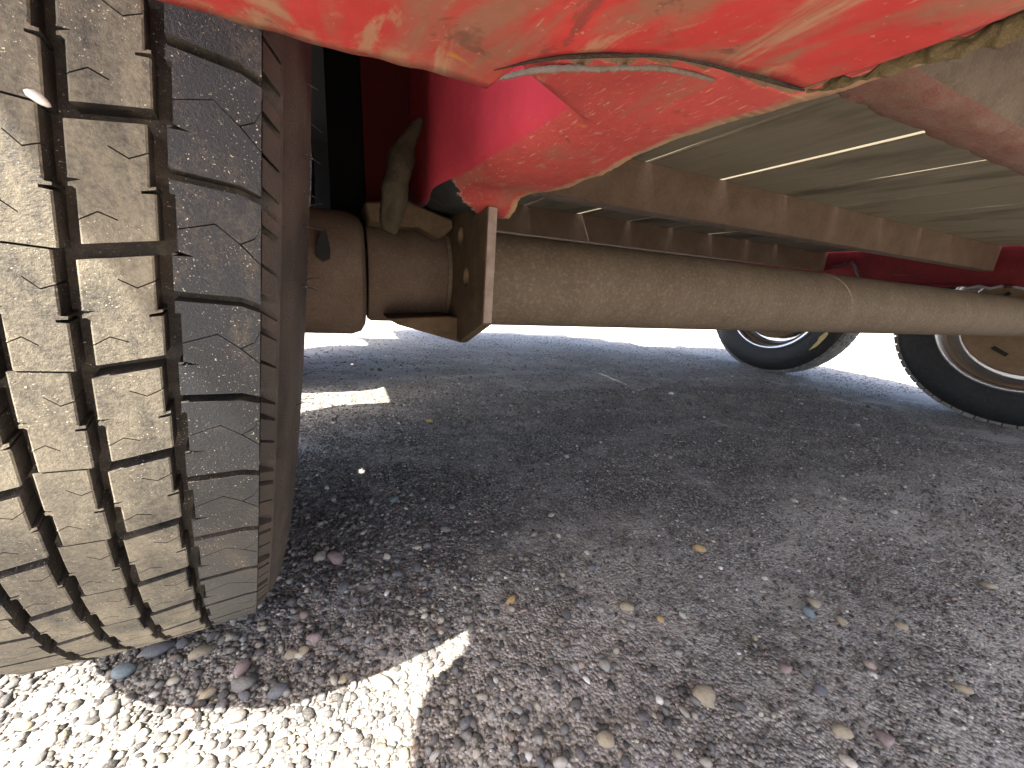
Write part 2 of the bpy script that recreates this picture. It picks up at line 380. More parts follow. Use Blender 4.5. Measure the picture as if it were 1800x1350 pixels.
pmesh = []
for i in range(10):
    bm = bmesh.new(); bmesh.ops.create_icosphere(bm, subdivisions=2, radius=1.0)
    ks = [(rng.normal(size=3) * 1.6, rng.uniform(0, 6.28), rng.uniform(0.06, 0.17)) for _ in range(5)]
    pl = [(Vector(rng.normal(size=3)).normalized(), rng.uniform(0.62, 0.9)) for _ in range(5)]
    for v in bm.verts:
        f = 1 + sum(a * math.sin(float(k @ np.array(v.co)) + p) for k, p, a in ks)
        v.co *= f
        for n_, d_ in pl:
            e = v.co.dot(n_) - d_
            if e > 0: v.co -= n_ * e * 0.85
    me = from_bm(bm); me.materials.append(M['pebble']); me.shade_smooth(); pmesh.append(me)
def pebble(x, y, s, col, flat=0.72, az=None):
    o = bpy.data.objects.new('stone', random.choice(pmesh)); COL.objects.link(o)
    o.scale = (s * random.uniform(1.0, 1.25), s * random.uniform(0.8, 1.0), s * flat * random.uniform(0.8, 1.1))
    o.rotation_euler = (random.uniform(-.3, .3), random.uniform(-.3, .3), random.uniform(0, 6.28) if az is None else az)
    o.location = (x, y, float(ground_z(x, y)) + s * flat * 0.42); o.color = (*col, 1)
    o.parent = ground
    return o
def pcol(): 
    c = STONE_COLS[rng.choice(len(STONE_COLS), p=STONE_P)] * rng.uniform(0.95, 1.4); return tuple(map(float, c))
TAN, GREY, BLUE, PALE, OCHRE, PINK = (0.34, 0.28, 0.19), (0.13, 0.13, 0.135), (0.16, 0.20, 0.21), (0.42, 0.39, 0.33), (0.40, 0.27, 0.12), (0.30, 0.22, 0.20)
for px, py, wpx, c in [(278, 1147, 40, GREY), (352, 1152, 34, TAN), (222, 1182, 40, BLUE), (318, 1135, 26, GREY), (512, 1152, 24, TAN), (535, 1145, 22, TAN),
        (552, 1128, 26, PINK), (425, 1178, 28, PINK), (440, 1200, 26, GREY), (490, 1218, 30, GREY), (332, 1255, 22, PINK), (605, 1195, 22, TAN),
        (672, 1205, 36, PALE), (430, 1225, 24, GREY), (365, 1222, 24, TAN), (460, 1100, 14, TAN), (45, 1280, 28, TAN), (85, 1305, 34, PALE), (235, 1290, 40, PALE),
        (898, 1057, 18, OCHRE), (1229, 967, 18, OCHRE), (1021, 1062, 16, GREY), (1102, 1070, 22, TAN), (1200, 1083, 14, PALE), (1240, 1230, 40, TAN), (1066, 1305, 36, TAN),
        (1382, 1178, 26, PINK), (1328, 1120, 14, TAN), (1480, 1290, 34, TAN), (1552, 1300, 30, PINK), (1582, 1102, 22, TAN), (1738, 1032, 34, TAN), (1478, 1092, 18, TAN),
        (1430, 1060, 26, TAN), (1422, 1078, 22, BLUE), (1568, 900, 14, PALE), (1395, 882, 16, PALE), (1690, 1212, 28, TAN), (1440, 1215, 26, GREY), (950, 1340, 22, GREY), (985, 1345, 26, PALE),
        (755, 742, 14, OCHRE), (590, 985, 26, PINK), (605, 1035, 24, GREY), (690, 880, 18, BLUE), (1040, 1000, 16, GREY), (925, 985, 14, TAN), (1160, 1090, 16, OCHRE), (820, 1275, 26, GREY), (700, 1010, 20, GREY)]:
    p = on_z(px, py, 0.0)
    p = on_z(px, py, float(ground_z(p[0], p[1])))
    depth = float((p - CAM) @ BASIS[:, 2]); pebble(p[0], p[1], wpx * depth / F_PX * 0.45, c)
for x0, x1, y0, y1, n, s0, s1 in [(-0.5, 0.35, 0.14, 0.5, 100, 0.0035, 0.0075), (0.1, 1.2, 0.03, 0.7, 70, 0.0025, 0.006), (0.0, 2.0, 0.6, 1.5, 45, 0.005, 0.009)]:
    for _ in range(n):
        pebble(random.uniform(x0, x1), random.uniform(y0, y1), s0 + (s1 - s0) * random.random() ** 2, pcol())

# ------------------------------------------------------------------ trailer
TB = Vector((1.1, 1.0, -0.026))
trailer = bpy.data.objects.new('trailer', None); COL.objects.link(trailer); trailer.location = TB
tag(trailer, 'red tandem axle trailer with plank deck seen from underneath', 'trailer')

# --- near tyre, tread block by tread block
R = 0.36; YC, ZC = 1.493 * R, CAM_H + 0.028 * R
CAMB, TOE = -0.087, 0.169; PIT = 2 * math.pi / 60; PH0 = -0.045
ax = np.array([math.cos(CAMB) * math.cos(TOE), math.cos(CAMB) * math.sin(TOE), math.sin(CAMB)])
up = np.array([0, 0, 1.]); up -= ax * (ax @ up); up /= np.linalg.norm(up); fw = np.cross(up, ax)
def crown(c): return 1.0 - 0.28 * (c + 0.39) ** 2
profile = [(-0.715, 0.60), (-0.74, 0.70), (-0.755, 0.80), (-0.745, 0.87), (-0.71, 0.92), (-0.64, 0.953), (-0.565, 0.968), (-0.54, 0.972), (-0.475, 0.972), (-0.39, 0.973), (-0.30, 0.972),
           (-0.245, 0.970), (-0.2385, 0.9725), (-0.228, 0.9715), (-0.2205, 0.968), (-0.2195, 0.964), (-0.2085, 0.955), (-0.196, 0.93), (-0.188, 0.90), (-0.184, 0.86), (-0.186, 0.81), (-0.196, 0.74), (-0.21, 0.68), (-0.215, 0.655),
           (-0.213, 0.645), (-0.22, 0.62), (-0.245, 0.605)]
tyre = put('tyre', lathe_x([(c * R, r * R) for c, r in profile], 240), M['side'], None, 40)
tyre['label'] = 'dusty treaded tyre with brown sidewall'
mw = Matrix.Identity(4)
for i in range(3): mw[i][0], mw[i][1], mw[i][2] = ax[i], fw[i], up[i]
mw.translation = Vector((0, YC, ZC))
tyre.parent = trailer; tyre.matrix_parent_inverse = Matrix.Translation(-TB); tyre.matrix_basis = mw
tyre.data.materials.append(M['groove'])
for p in tyre.data.polygons:
    c = sum(tyre.data.vertices[i].co.x for i in p.vertices) / len(p.vertices) / R
    if -0.54 < c < -0.243: p.material_index = 1
# the outline of each kind of block in (axial, angle) space, angle growing downwards on the side we see
def slit(pts, w):
    a = [(c, v - w / 2) for c, v in pts]; b = [(c, v + w / 2) for c, v in pts]
    return a, b
SW = 0.0012; STG = 0.002
def stair(c, v0, v1, side):
    """edge along a groove from v0 down to v1: shifted by the stagger, steps at 0.52 of the pitch, resets at the pitch"""
    pts = []; eps = 1e-4
    f = lambda v: STG if (v / PIT) % 1.0 >= 0.52 else -STG
    brk = [b * PIT for k in (-1, 0, 1, 2) for b in (k + 0.52, k + 1.0)]
    brk = [b for b in sorted(brk) if v0 + 1e-5 < b < v1 - 1e-5]
    pts.append((c + f(v0 + eps), v0))
    for b in brk: pts += [(c + f(b - eps), b), (c + f(b + eps), b)]
    pts.append((c + f(v1 - eps), v1)); return pts
def with_cuts(edge, cuts):
    """insert cut outlines (list of (v, points-from-edge-and-back)) into an edge that runs down in v"""
    out = list(edge)
    for v, pts in sorted(cuts, key=lambda q: -q[0]):
        i = max(k for k in range(len(out)) if out[k][1] <= v + 1e-9 and k < len(edge))
        out = out[:i + 1] + pts + out[i + 1:]
    return out
def block_mesh(polys, cs):
    bm = bmesh.new()
    for poly in polys:
        vs = [bm.verts.new((c, v, 0)) for c, v in poly]
        bm.faces.new(vs)
    vs_all = [v.co.y for v in bm.verts]; lo, hi = min(vs_all), max(vs_all)
    n = 4
    for i in range(1, n):
        bmesh.ops.bisect_plane(bm, geom=bm.verts[:] + bm.edges[:] + bm.faces[:], dist=1e-6, plane_co=(0, lo + (hi - lo) * i / n + 1.3e-5, 0), plane_no=(0, 1, 0))
    for c in cs:
        bmesh.ops.bisect_plane(bm, geom=bm.verts[:] + bm.edges[:] + bm.faces[:], dist=1e-6, plane_co=(c, 0, 0), plane_no=(1, 0, 0))
    bmesh.ops.triangulate(bm, faces=bm.faces[:], ngon_method='EAR_CLIP')
    g = bmesh.ops.extrude_face_region(bm, geom=bm.faces[:])
    top = {v for v in g['geom'] if isinstance(v, bmesh.types.BMVert)}
    for v in bm.verts:
        c, t = v.co.x, v.co.y
        r = crown(c) if v in top else 0.9705
        v.co = Vector((c * R, -r * R * math.cos(t), -r * R * math.sin(t)))
    bmesh.ops.recalc_face_normals(bm, faces=bm.faces[:])
    lo_c, hi_c = min(v.co.x for v in bm.verts), max(v.co.x for v in bm.verts)
    ed = []
    for e in bm.edges:
        if e.verts[0] in top and e.verts[1] in top and len(e.link_faces) == 2 and e.calc_face_angle(0) > 1.0:
            d = e.verts[1].co - e.verts[0].co
            if abs(d.x) < 0.5 * d.length and d.length > 0.0012 and min(min(v.co.x for v in e.verts) - lo_c, hi_c - max(v.co.x for v in e.verts)) < 0.0022: ed.append(e)
    bmesh.ops.bevel(bm, geom=ed, offset=0.0005, segments=1, affect='EDGES', clamp_overlap=True)
    bmesh.ops.recalc_face_normals(bm, faces=bm.faces[:])
    for f in bm.faces:
        c = f.calc_center_median(); rad = Vector((0, c.y, c.z)).normalized()
        f.material_index = 0 if f.normal.dot(rad) > 0.4 else 1
    return from_bm(bm)
TG = 0.0062                                     # half width of the transverse grooves
def rib_block(c0, c1, flip=False, gap=TG, slant=-0.012, notch=True):
    """block of a middle rib between c0 and c1 with two chevron sipes and two notches"""
    w = c1 - c0; v0, v1 = gap, PIT - gap
    L = stair(c0, v0, v1, 0); Rr = stair(c1, v0, v1, 1)
    lf = lambda v: c0 + (STG if v > 0.52 * PIT else -STG); rf = lambda v: c1 + (STG if v > 0.52 * PIT else -STG)
    cutL, cutR = [], []
    vs_, vn = 0.76 * PIT, 0.475 * PIT
    a = [(lf(vs_), vs_), (lf(vs_) + 0.24 * w, vs_ - 0.055 * PIT), (lf(vs_) + 0.48 * w, vs_ + 0.012 * PIT)]
    s1, s2 = slit(a, SW); cutL.append((vs_ - SW, s1 + s2[::-1]))
    if notch: cutL.append((vn - 0.0016, [(lf(vn), vn - 0.0016), (lf(vn) + 0.17 * w, vn - 0.0002), (lf(vn), vn + 0.0018)]))
    vr, vq = 0.27 * PIT, 0.56 * PIT
    b = [(rf(vr), vr), (rf(vr) - 0.25 * w, vr + 0.045 * PIT), (rf(vr) - 0.50 * w, vr - 0.04 * PIT)]
    s1, s2 = slit(b, SW); cutR.append((vr - SW, s1 + s2[::-1]))
    if notch: cutR.append((vq - 0.0018, [(rf(vq), vq - 0.0018), (rf(vq) - 0.2 * w, vq - 0.0008), (rf(vq) - 0.2 * w, vq + 0.0014), (rf(vq), vq + 0.0018)]))
    Lp = with_cuts(L, cutL); Rp = with_cuts(Rr, cutR)
    poly = Lp + Rp[::-1]
    poly = [(c, v + slant * ((c - c0) / w)) for c, v in poly] if slant else poly
    if flip: poly = [(c0 + c1 - c, PIT - v) for c, v in poly]
    clean = []
    for p in poly:
        if not clean or abs(p[0] - clean[-1][0]) + abs(p[1] - clean[-1][1]) > 2e-6: clean.append(p)
    return block_mesh([clean], [])
def shoulder_block(c0, c1, flip=False):
    v0, v1 = 0.37 * PIT + 0.0045, 1.37 * PIT - 0.0045; w = c1 - c0
    Y = lambda q: (q * PIT)
    lf = lambda v: c0 + (STG if (v / PIT) % 1 > 0.52 else -STG)
    cut = [(1.0 * PIT - 0.0022, [(lf(0.99 * PIT), PIT - 0.002), (c0 + 0.22 * w, PIT + 0.001), (lf(1.01 * PIT), PIT + 0.0025)])]
    h = SW / 2
    main = [(lf(0.79 * PIT), Y(0.80)), (c0 + 0.45 * w, Y(0.70)), (c0 + 0.74 * w, Y(0.84)), (c1, Y(1.0))]
    br = [(c0 + 0.74 * w, Y(0.84)), (c0 + 0.92 * w, Y(0.77)), (c1, Y(0.66))]
    Ltop = stair(c0, v0, main[0][1] - h, 0); Lbot = with_cuts(stair(c0, main[0][1] + h, v1, 0), cut)
    up_poly = Ltop + [(c, v - h) for c, v in main[1:3]] + [(c, v - h) for c, v in br[1:]] + [(c1, v0 + 0.05 * PIT), (c0 + 0.75 * w, v0)]
    lo_poly = Lbot + [(c0 + 0.75 * w, v1), (c1, v1 + 0.05 * PIT)] + [(c, v + h) for c, v in main[::-1][:3]]
    we_poly = [(main[2][0] + 2 * h, main[2][1])] + [(c, v + h) for c, v in br[1:]] + [(c1, main[3][1] - h)]
    polys = [up_poly, lo_poly, we_poly]
    if flip: polys = [[(c0 + c1 - c, PIT - v) for c, v in q] for q in polys]
    out = []
    for poly in polys:
        clean = []
        for p in poly:
            if not clean or abs(p[0] - clean[-1][0]) + abs(p[1] - clean[-1][1]) > 2e-6: clean.append(p)
        out.append(clean)
    return block_mesh(out, [c0 + w * 0.5])
def lug_mesh():
    """raised shoulder lugs on the flank just outside the tread edge"""
    bm = bmesh.new()
    for a, b in ((0.48, 0.62), (0.70, 0.98), (1.02, 1.28)):
        vs = []
        for (c, r) in ((-0.2385, 0.987), (-0.2235, 0.976), (-0.2235, 0.966), (-0.2385, 0.966)):
            for t in (a * PIT, b * PIT):
                t2 = t + (0.10 * PIT if c > -0.23 else 0)
                vs.append(bm.verts.new((c * R, -r * R * math.cos(t2), -r * R * math.sin(t2))))
        for q in ((0, 1, 3, 2), (2, 3, 5, 4), (6, 7, 1, 0), (0, 2, 4, 6), (1, 7, 5, 3), (4, 5, 7, 6)): bm.faces.new([vs[i] for i in q])
    bmesh.ops.recalc_face_normals(bm, faces=bm.faces[:]); return from_bm(bm)
RIBS = [('B', rib_block(-0.365, -0.317), 'dusty', 0.0), ('A', rib_block(-0.414, -0.3775, False, 0.0009, 0.0, True), 'dusty', -0.0),
        ('Z', rib_block(-0.4625, -0.426, True), 'dusty', 0.02), ('S', shoulder_block(-0.3045, -0.2395), 'clean', -0.010),
        ('T', shoulder_block(-0.54, -0.4745, True), 'dusty', 0.02), ('L', lug_mesh(), 'side', -0.010)]
for key, me, mk, off in RIBS:
    me.materials.append(M[mk]); me.materials.append(M['groove']); me.shade_smooth(); me.set_sharp_from_angle(angle=math.radians(25))
    rest = []
    for k in range(60):
        th = PH0 + k * PIT + off
        tt = (th + math.pi) % (2 * math.pi) - math.pi
        if -0.62 < tt < 1.25:
            o = bpy.data.objects.new('tread_block' if key != 'L' else 'shoulder_lug', me); COL.objects.link(o)
            o.parent = tyre; o.rotation_euler = (th, 0, 0)
        else: rest.append(th)
    bm = bmesh.new()
    for th in rest:
        n0 = len(bm.verts); bm.from_mesh(me); bm.verts.ensure_lookup_table()
        bmesh.ops.rotate(bm, cent=(0, 0, 0), matrix=Matrix.Rotation(th, 3, 'X'), verts=bm.verts[n0:])
    o = put('rear_tread', from_bm(bm), None, None, 25); o.data.materials.append(M[mk]); o.data.materials.append(M['groove']); o.parent = tyre; o['kind'] = 'stuff'
rim0 = put('rim', lathe_x([(c * R, r * R) for c, r in ((-0.243, 0.606), (-0.25, 0.59), (-0.30, 0.57), (-0.42, 0.55), (-0.43, 0.30), (-0.46, 0.02))], 64), M['drum'], None, 40)
rim0.parent = trailer; rim0.matrix_parent_inverse = Matrix.Translation(-TB); rim0.matrix_basis = mw
# moulding hairs on the flank
bm = bmesh.new()
for i in range(46):
    t = -0.5 + 1.9 * i / 46 + random.uniform(-.012, .012)
    for c, r in ((-0.186, 0.85), (-0.197, 0.932)):
        if random.random() < 0.45: continue
        b0 = Vector((c * R, -r * R * math.cos(t), -r * R * math.sin(t)))
        d = Vector((1.0, random.uniform(-.5, .5), random.uniform(-.5, .5))).normalized() * random.uniform(0.004, 0.008)
        a = Vector((0, math.sin(t), -math.cos(t))) * 0.00035; bb = Vector((0, math.cos(t), math.sin(t))) * 0.00035
        q = [bm.verts.new(b0 + s) for s in (a, bb, -a, -bb)] + [bm.verts.new(b0 + d + s * 0.5) for s in (a, bb, -a, -bb)]
        for k in range(4): bm.faces.new((q[k], q[(k + 1) % 4], q[4 + (k + 1) % 4], q[4 + k]))
o = put('moulding_hairs', from_bm(bm), M['fartyre']); o.parent = tyre; o['kind'] = 'stuff'
# pale stone wedged in the groove
o = bpy.data.objects.new('wedged_stone', pmesh[5].copy()); COL.objects.link(o); o.data.materials.clear()
o.data.materials.append(mat_simple('white quartz chip', (0.72, 0.70, 0.66), 0.6)); o.parent = tyre
t = PH0 - 0.002; o.location = (-0.3785 * R, -0.9990 * R * math.cos(t), -0.9990 * R * math.sin(t)); o.scale = (0.0022, 0.0019, 0.0014); o.rotation_euler = (0.4, 0.3, 0.5)

# --- the other tyres and rims
X_FAR = 2.235; SPACING = 0.90; FS = 1.09
prof2 = [(0.175, 0.60), (0.195, 0.62), (0.215, 0.70), (0.222, 0.80), (0.212, 0.89), (0.185, 0.955), (0.165, 0.972), (0.03, 0.974), (-0.10, 0.972), (-0.12, 0.955), (-0.150, 0.90), (-0.165, 0.83), (-0.163, 0.76), (-0.152, 0.69), (-0.148, 0.665), (-0.151, 0.655), (-0.142, 0.63), (-0.12, 0.605)]
tm2 = lathe_x([(c * R, r * R) for c, r in prof2], 128); tm2.materials.append(M['fartyre']); tm2.shade_smooth(); tm2.set_sharp_from_angle(angle=0.7)
bm = bmesh.new()
for (c0, c1, n, off) in ((-0.118, -0.062, 66, 0), (-0.055, -0.005, 66, .04), (0.002, 0.052, 66, 0.01), (0.059, 0.112, 66, .05), (0.119, 0.182, 66, .02)):
    for k in range(n):
        a0 = 2 * math.pi * k / n + off; a1 = a0 + 2 * math.pi / n * 0.88; q = []
        for c, r in ((c0, 0.955), (c0, crown(c0 - 0.42)), (c1, crown(c1 - 0.42)), (c1, 0.955)):
            for a in (a0, a1): q.append(bm.verts.new((c * R, -r * R * math.cos(a), -r * R * math.sin(a))))
        for f in ((0, 1, 3, 2), (2, 3, 5, 4), (4, 5, 7, 6), (0, 2, 4, 6), (1, 7, 5, 3)): bm.faces.new([q[i] for i in f])
bmesh.ops.recalc_face_normals(bm, faces=bm.faces[:])
tread2 = from_bm(bm); tread2.materials.append(M['fartread'])
rim_prof = [(-0.146, 0.658), (-0.160, 0.652), (-0.166, 0.638), (-0.160, 0.620), (-0.145, 0.606), (-0.120, 0.595), (-0.085, 0.572), (-0.03, 0.565), (0.05, 0.54), (0.06, 0.30)]
rim_me = lathe_x([(c * R, r * R) for c, r in rim_prof], 96); rim_me.materials.append(M['chrome']); rim_me.shade_smooth(); rim_me.set_sharp_from_angle(angle=0.9)
drum_me = lathe_x([(c * R, r * R) for c, r in ((-0.06, 0.02), (-0.065, 0.28), (-0.055, 0.40), (-0.072, 0.43), (-0.072, 0.485), (-0.05, 0.50), (0.0, 0.50))], 64); drum_me.materials.append(M['drum']); drum_me.shade_smooth(); drum_me.set_sharp_from_angle(angle=0.6)
slot_me = None
def far_wheel(x, y, mirror, label, rot):
    z = float(ground_z(np.array(x), np.array(y))) + R * FS - 0.008
    o = bpy.data.objects.new('tyre', tm2); COL.objects.link(o); o.parent = trailer; o.matrix_parent_inverse = Matrix.Translation(-TB)
    o.location = (x, y, z); o.rotation_euler = (rot, 0, math.pi if mirror else 0); o.scale = (1, FS, FS)
    o['label'] = label
    for nm, md, par in (('tread', tread2, o), ('rim', rim_me, None), ('brake_drum', drum_me, None)):
        c = bpy.data.objects.new(nm, md); COL.objects.link(c)
        if par: c.parent = par
        else:
            c.parent = trailer; c.matrix_parent_inverse = Matrix.Translation(-TB); c.location = o.location; c.rotation_euler = o.rotation_euler; c.scale = o.scale
        if nm == 'tread': c['kind'] = 'stuff'
        if nm == 'brake_drum':
            for a in (0.2, 1.9, 3.4, 5.0):
                s = box('adjuster_slot', (-0.066 * R - 0.001, -0.022, -0.006), (-0.056 * R, 0.022, 0.006), M['black'], None, 0.002)
                s.parent = c; s.matrix_basis = Matrix.Rotation(a, 4, 'X') @ Matrix.Translation((0, 0, -0.34 * R))
    return o
fr = far_wheel(X_FAR + 0.165 * R, YC, False, 'far side tyre with chrome rim on the axle', 0.3)
fl = far_wheel(X_FAR - 0.05 + 0.165 * R, YC + SPACING, False, 'far side tyre with a yellow crayon mark', 1.1)
nl = far_wheel(-0.115, YC + SPACING, True, 'second tyre behind the dusty treaded tyre', 0.0)
m2 = mw.copy(); m2.translation = Vector((0, YC + SPACING, ZC)) + Vector(ax) * (-0.352 * R)
m2.translation.x -= 0.05; m2 = m2 @ Matrix.Rotation(0.07, 4, 'Y') @ Matrix.Rotation(math.pi, 4, 'Z')
for o in [nl] + [c for c in trailer.children if c.name.split('.')[0] in ('rim', 'brake_drum') and c is not rim0 and c.location == nl.location]: o.matrix_basis = m2
# crayon mark on the far tyre, a thin smear lying on the flank
mk = [(1422, 616), (1431, 606), (1437, 600), (1441, 592), (1449, 586), (1454, 583), (1456, 587), (1452, 593), (1447, 598), (1441, 604), (1434, 610)]
P3 = [on_x(px, py, X_FAR - 0.0508) for px, py in mk]
me = mesh(P3, [tuple(range(len(P3)))]); o = put('crayon_mark', me, M['yellow']); o.parent = fl
md = o.modifiers.new('thick', 'SOLIDIFY'); md.thickness = 0.003
o.matrix_parent_inverse = (Matrix.Translation(fl.location) @ Matrix.Rotation(1.1, 4, 'X') @ Matrix.Diagonal((1, FS, FS, 1))).inverted()

# --- axles
YA = 0.47
def axle(y, name_label):
    z = CAM_H + 0.001
    n = 44; xs = np.linspace(0.105, 2.12, 60); vs = []; fs = []
    for i, x in enumerate(xs):
        rr = 0.0552
        for q in range(n):
            t = 2 * math.pi * q / n
            vs.append((x, y + rr * math.cos(t), z - 0.004 * (x / 2.1) + rr * math.sin(t)))
    for i in range(len(xs) - 1):
        for q in range(n): fs.append((i * n + q, i * n + (q + 1) % n, (i + 1) * n + (q + 1) % n, (i + 1) * n + q))
    fs += [tuple(range(n)), tuple(range((len(xs) - 1) * n, len(xs) * n))]
    b = put('axle_beam', mesh(vs, fs), M['axle'], trailer, 50)
    s = put('axle_sleeve', lathe_x([(0.025, 0.02), (0.0262, 0.050), (0.030, 0.0525), (0.112, 0.0525), (0.1135, 0.03)], 48), M['collar'], None, 35)
    s.parent = b; s.location = (0, y, z - 0.001)
    c = put('torsion_collar', lathe_x([(-0.075, 0.02), (-0.075, 0.058), (-0.070, 0.0625), (0.010, 0.0635), (0.0195, 0.060), (0.0235, 0.053), (0.0235, 0.02)], 56), M['collar'], trailer, 40)
    c.location = (0, y, z - 0.005); attach(c, trailer); c.location = (0, y, z - 0.005)
    return b, c
b1, c1 = axle(YA, ''); b2, c2 = axle(YA + SPACING, '')
for y in (YA, YA + SPACING):
    o = put('torsion_arm', prism([[(y - 0.045, CAM_H - 0.045), (y + 0.10, CAM_H - 0.035), (y + 0.12, CAM_H + 0.02), (y + 0.09, CAM_H + 0.055), (y - 0.03, CAM_H + 0.052)]], 0, -0.125, -0.074, 0.006), M['collar'], trailer, 40)
# dark pressed mark on the collar
q = put('collar_mark', prism([[tuple((np.array(on_y(px, py, 0.4075)))[[0, 2]]) for px, py in ((566, 405), (574, 405), (581, 440), (580, 455), (568, 460), (556, 450), (558, 425))]], 1, 0.4055, 0.4105), M['black'], None, 40)
q.parent = c1; q.matrix_parent_inverse = Matrix.Translation(-Vector((0, YA, CAM_H - 0.004)))

# --- mounting bracket
XB = 0.109
def P2(px, py, X): p = on_x(px, py, X); return (p[1], p[2])
yb0 = on_x(852, 480, XB)[1]
top = CAM_H + 0.068
outl = [(yb0, top), (yb0, on_x(849, 571, XB)[2]), P2(812, 602, XB + 0.003), (yb0 + 0.14, CAM_H - 0.055), (yb0 + 0.20, CAM_H - 0.04), (yb0 + 0.20, top)]
def hole(px, py, r): c = P2(px, py, XB); return [(c[0] + r * math.cos(a), c[1] + r * math.sin(a)) for a in np.linspace(0, 2 * math.pi, 20, endpoint=False)]
bracket = put('mounting_bracket', prism([outl, hole(809, 416, 0.0085), hole(819, 487, 0.0085)], 0, XB, XB + 0.0085, 0.0007), M['bracket'], trailer, 30)
# raw cut edge strip along the near edge of the bracket
box('cut_edge', (XB + 0.0006, yb0 - 0.0012, on_x(849, 568, XB)[2]), (XB + 0.0079, yb0 + 0.001, top - 0.012), M['edge'], bracket, 0.0003)
g = [on_y(px, py, 0.392)[[0, 2]] for px, py in ((680, 560), (786, 556), (830, 560), (846, 571), (812, 603), (700, 571))]
put('bracket_gusset', prism([[tuple(x) for x in g]], 1, 0.392, 0.50, 0.001), M['bracket'], bracket, 30)
# seat plate above the sleeve
put('bracket_seat', prism([[tuple(on_y(px, py, 0.40)[[0, 2]]) for px, py in ((640, 352), (720, 352), (800, 385), (800, 402), (775, 420), (740, 398), (700, 396), (650, 390))]], 1, 0.405, 0.50, 0.002), M['bracket'], trailer, 40)
# hanging rusty tongue
path = [on_y(px, py, 0.35) for px, py in ((742, 205), (722, 235), (708, 265), (700, 300), (694, 335), (690, 365), (684, 392), (680, 412))]
tng = tube(path, [0.003, 0.006, 0.0085, 0.0110, 0.0115, 0.0100, 0.0085, 0.0062], 18, 0.7)
o = put('hanging_tongue', tng, mat_rust('oily brown stub', (0.020, 0.015, 0.008), (0.042, 0.030, 0.016), 60, None, 0.75, (0.09, 0.07, 0.045)), trailer, 60)
tx = bpy.data.textures.new('lump', 'CLOUDS'); tx.noise_scale = 0.016
md = o.modifiers.new('sub', 'SUBSURF'); md.levels = md.render_levels = 2
md = o.modifiers.new('lumps', 'DISPLACE'); md.texture = tx; md.strength = 0.006; md.texture_coords = 'GLOBAL'

# --- left side rail: web, rounded corner, bottom flange with a worn inner edge
ZR = CAM_H + 0.062
ZD = CAM_H + 0.2304; YJ1 = 0.64; YJ2 = 1.18           # underside of the deck, near faces of the two joists
def lerp_pts(pts, t):
    xs, ys = zip(*pts); return np.interp(t, xs, ys)
inner = [(-2, 0.141), (0.09, 0.143)] + [tuple(on_z(px, py, ZR)[[1, 0]]) for px, py in ((1380, 188), (1300, 206), (1220, 236), (1120, 276), (1060, 307), (1000, 330), (950, 337), (915, 345), (906, 354), (898, 361))]
inner = sorted(inner); ym = inner[-1][0]
inner += [(ym + 0.008, 0.121), (ym + 0.03, 0.112), (0.45, 0.118), (0.55, 0.14), (3, 0.141)]
ys = np.concatenate([np.linspace(-0.5, 0.06, 20), np.arange(0.0625, 0.16, 0.0008), np.arange(0.162, 0.45, 0.0025), np.linspace(0.47, 2.4, 50)])
vs, fs = [], []; m = 0
for y in ys:
    xi = lerp_pts(inner, y) + 0.0008 * math.sin(190 * y) * math.sin(61 * y + 1) + random.uniform(-.0004, .0004)
    xo = 0.0765 + 0.004 * math.exp(-((y - 0.16) / 0.05) ** 2) - 0.010 * math.exp(-((y - 0.33) / 0.05) ** 2)
    xo -= 0.030 * min(1.0, max(0.0, (0.150 - y) / 0.018)) if y > 0.0 else 0.030
    sag = -0.010 * math.exp(-((y - 0.335) / 0.035) ** 2)
    sec = [(xo - 0.002, ZD + 0.06), (xo, ZD), (xo, ZR + 0.12), (xo, ZR + 0.06), (xo, ZR + 0.03), (xo + 0.0008, ZR + 0.012), (xo + 0.004, ZR + 0.005), (xo + 0.010, ZR + 0.0015)]
    for u in np.linspace(0, 1, 9)[1:]:
        x = xo + 0.010 + (xi - xo - 0.010) * u
        sec.append((x, ZR + sag * (0.4 + 0.6 * u) + 0.0012 * math.sin(55 * y + 40 * x) * math.sin(33 * y - 70 * x)))
    m = len(sec); vs += [(x, y, z) for x, z in sec]
for i in range(len(ys) - 1):
    for q in range(m - 1): fs.append((i * m + q, i * m + q + 1, (i + 1) * m + q + 1, (i + 1) * m + q))
me = mesh(vs, fs)
def set_wear(me, vals):
    a = me.attributes.new('wear', 'FLOAT_COLOR', 'POINT'); q = np.ones((len(vals), 4), np.float32); q[:, :3] = np.array(vals)[:, None]; a.data.foreach_set('color', q.ravel())
set_wear(me, [1.0 if i % m == m - 1 else (0.35 if i % m == m - 2 else 0.0) for i in range(len(vs))])
rail = put('side_rail', me, M['red_rail'], trailer, 50)
rail['label'] = 'scratched red side rail with a worn inner edge'
me.materials.append(M['redge']); me.materials.append(M['red_web'])
for p in me.polygons:
    if abs(p.normal.x) > 0.75 and p.center.z > ZR + 0.004: p.material_index = 2
crack = [tuple(on_z(px, py, ZR)[[0, 1]]) for px, py in ((870, 127), (900, 118), (960, 103), (1040, 99), (1130, 96), (1190, 97), (1260, 110), (1330, 130), (1380, 146), (1410, 156))]
bm = bmesh.new(); bm.from_mesh(me); kill = []
for f in bm.faces:                                    # the torn slot in front of the rail's bottom sheet
    c = f.calc_center_median()
    if c.z < ZR + 0.004 and 0.05 < c.x < 0.136 and c.y < float(np.interp(c.x, *zip(*crack))) + 0.0030 * min(1, (0.145 - c.x) / 0.02) and c.y > 0.02: kill.append(f)
bmesh.ops.delete(bm, geom=kill, context='FACES'); bm.to_mesh(me); bm.free()
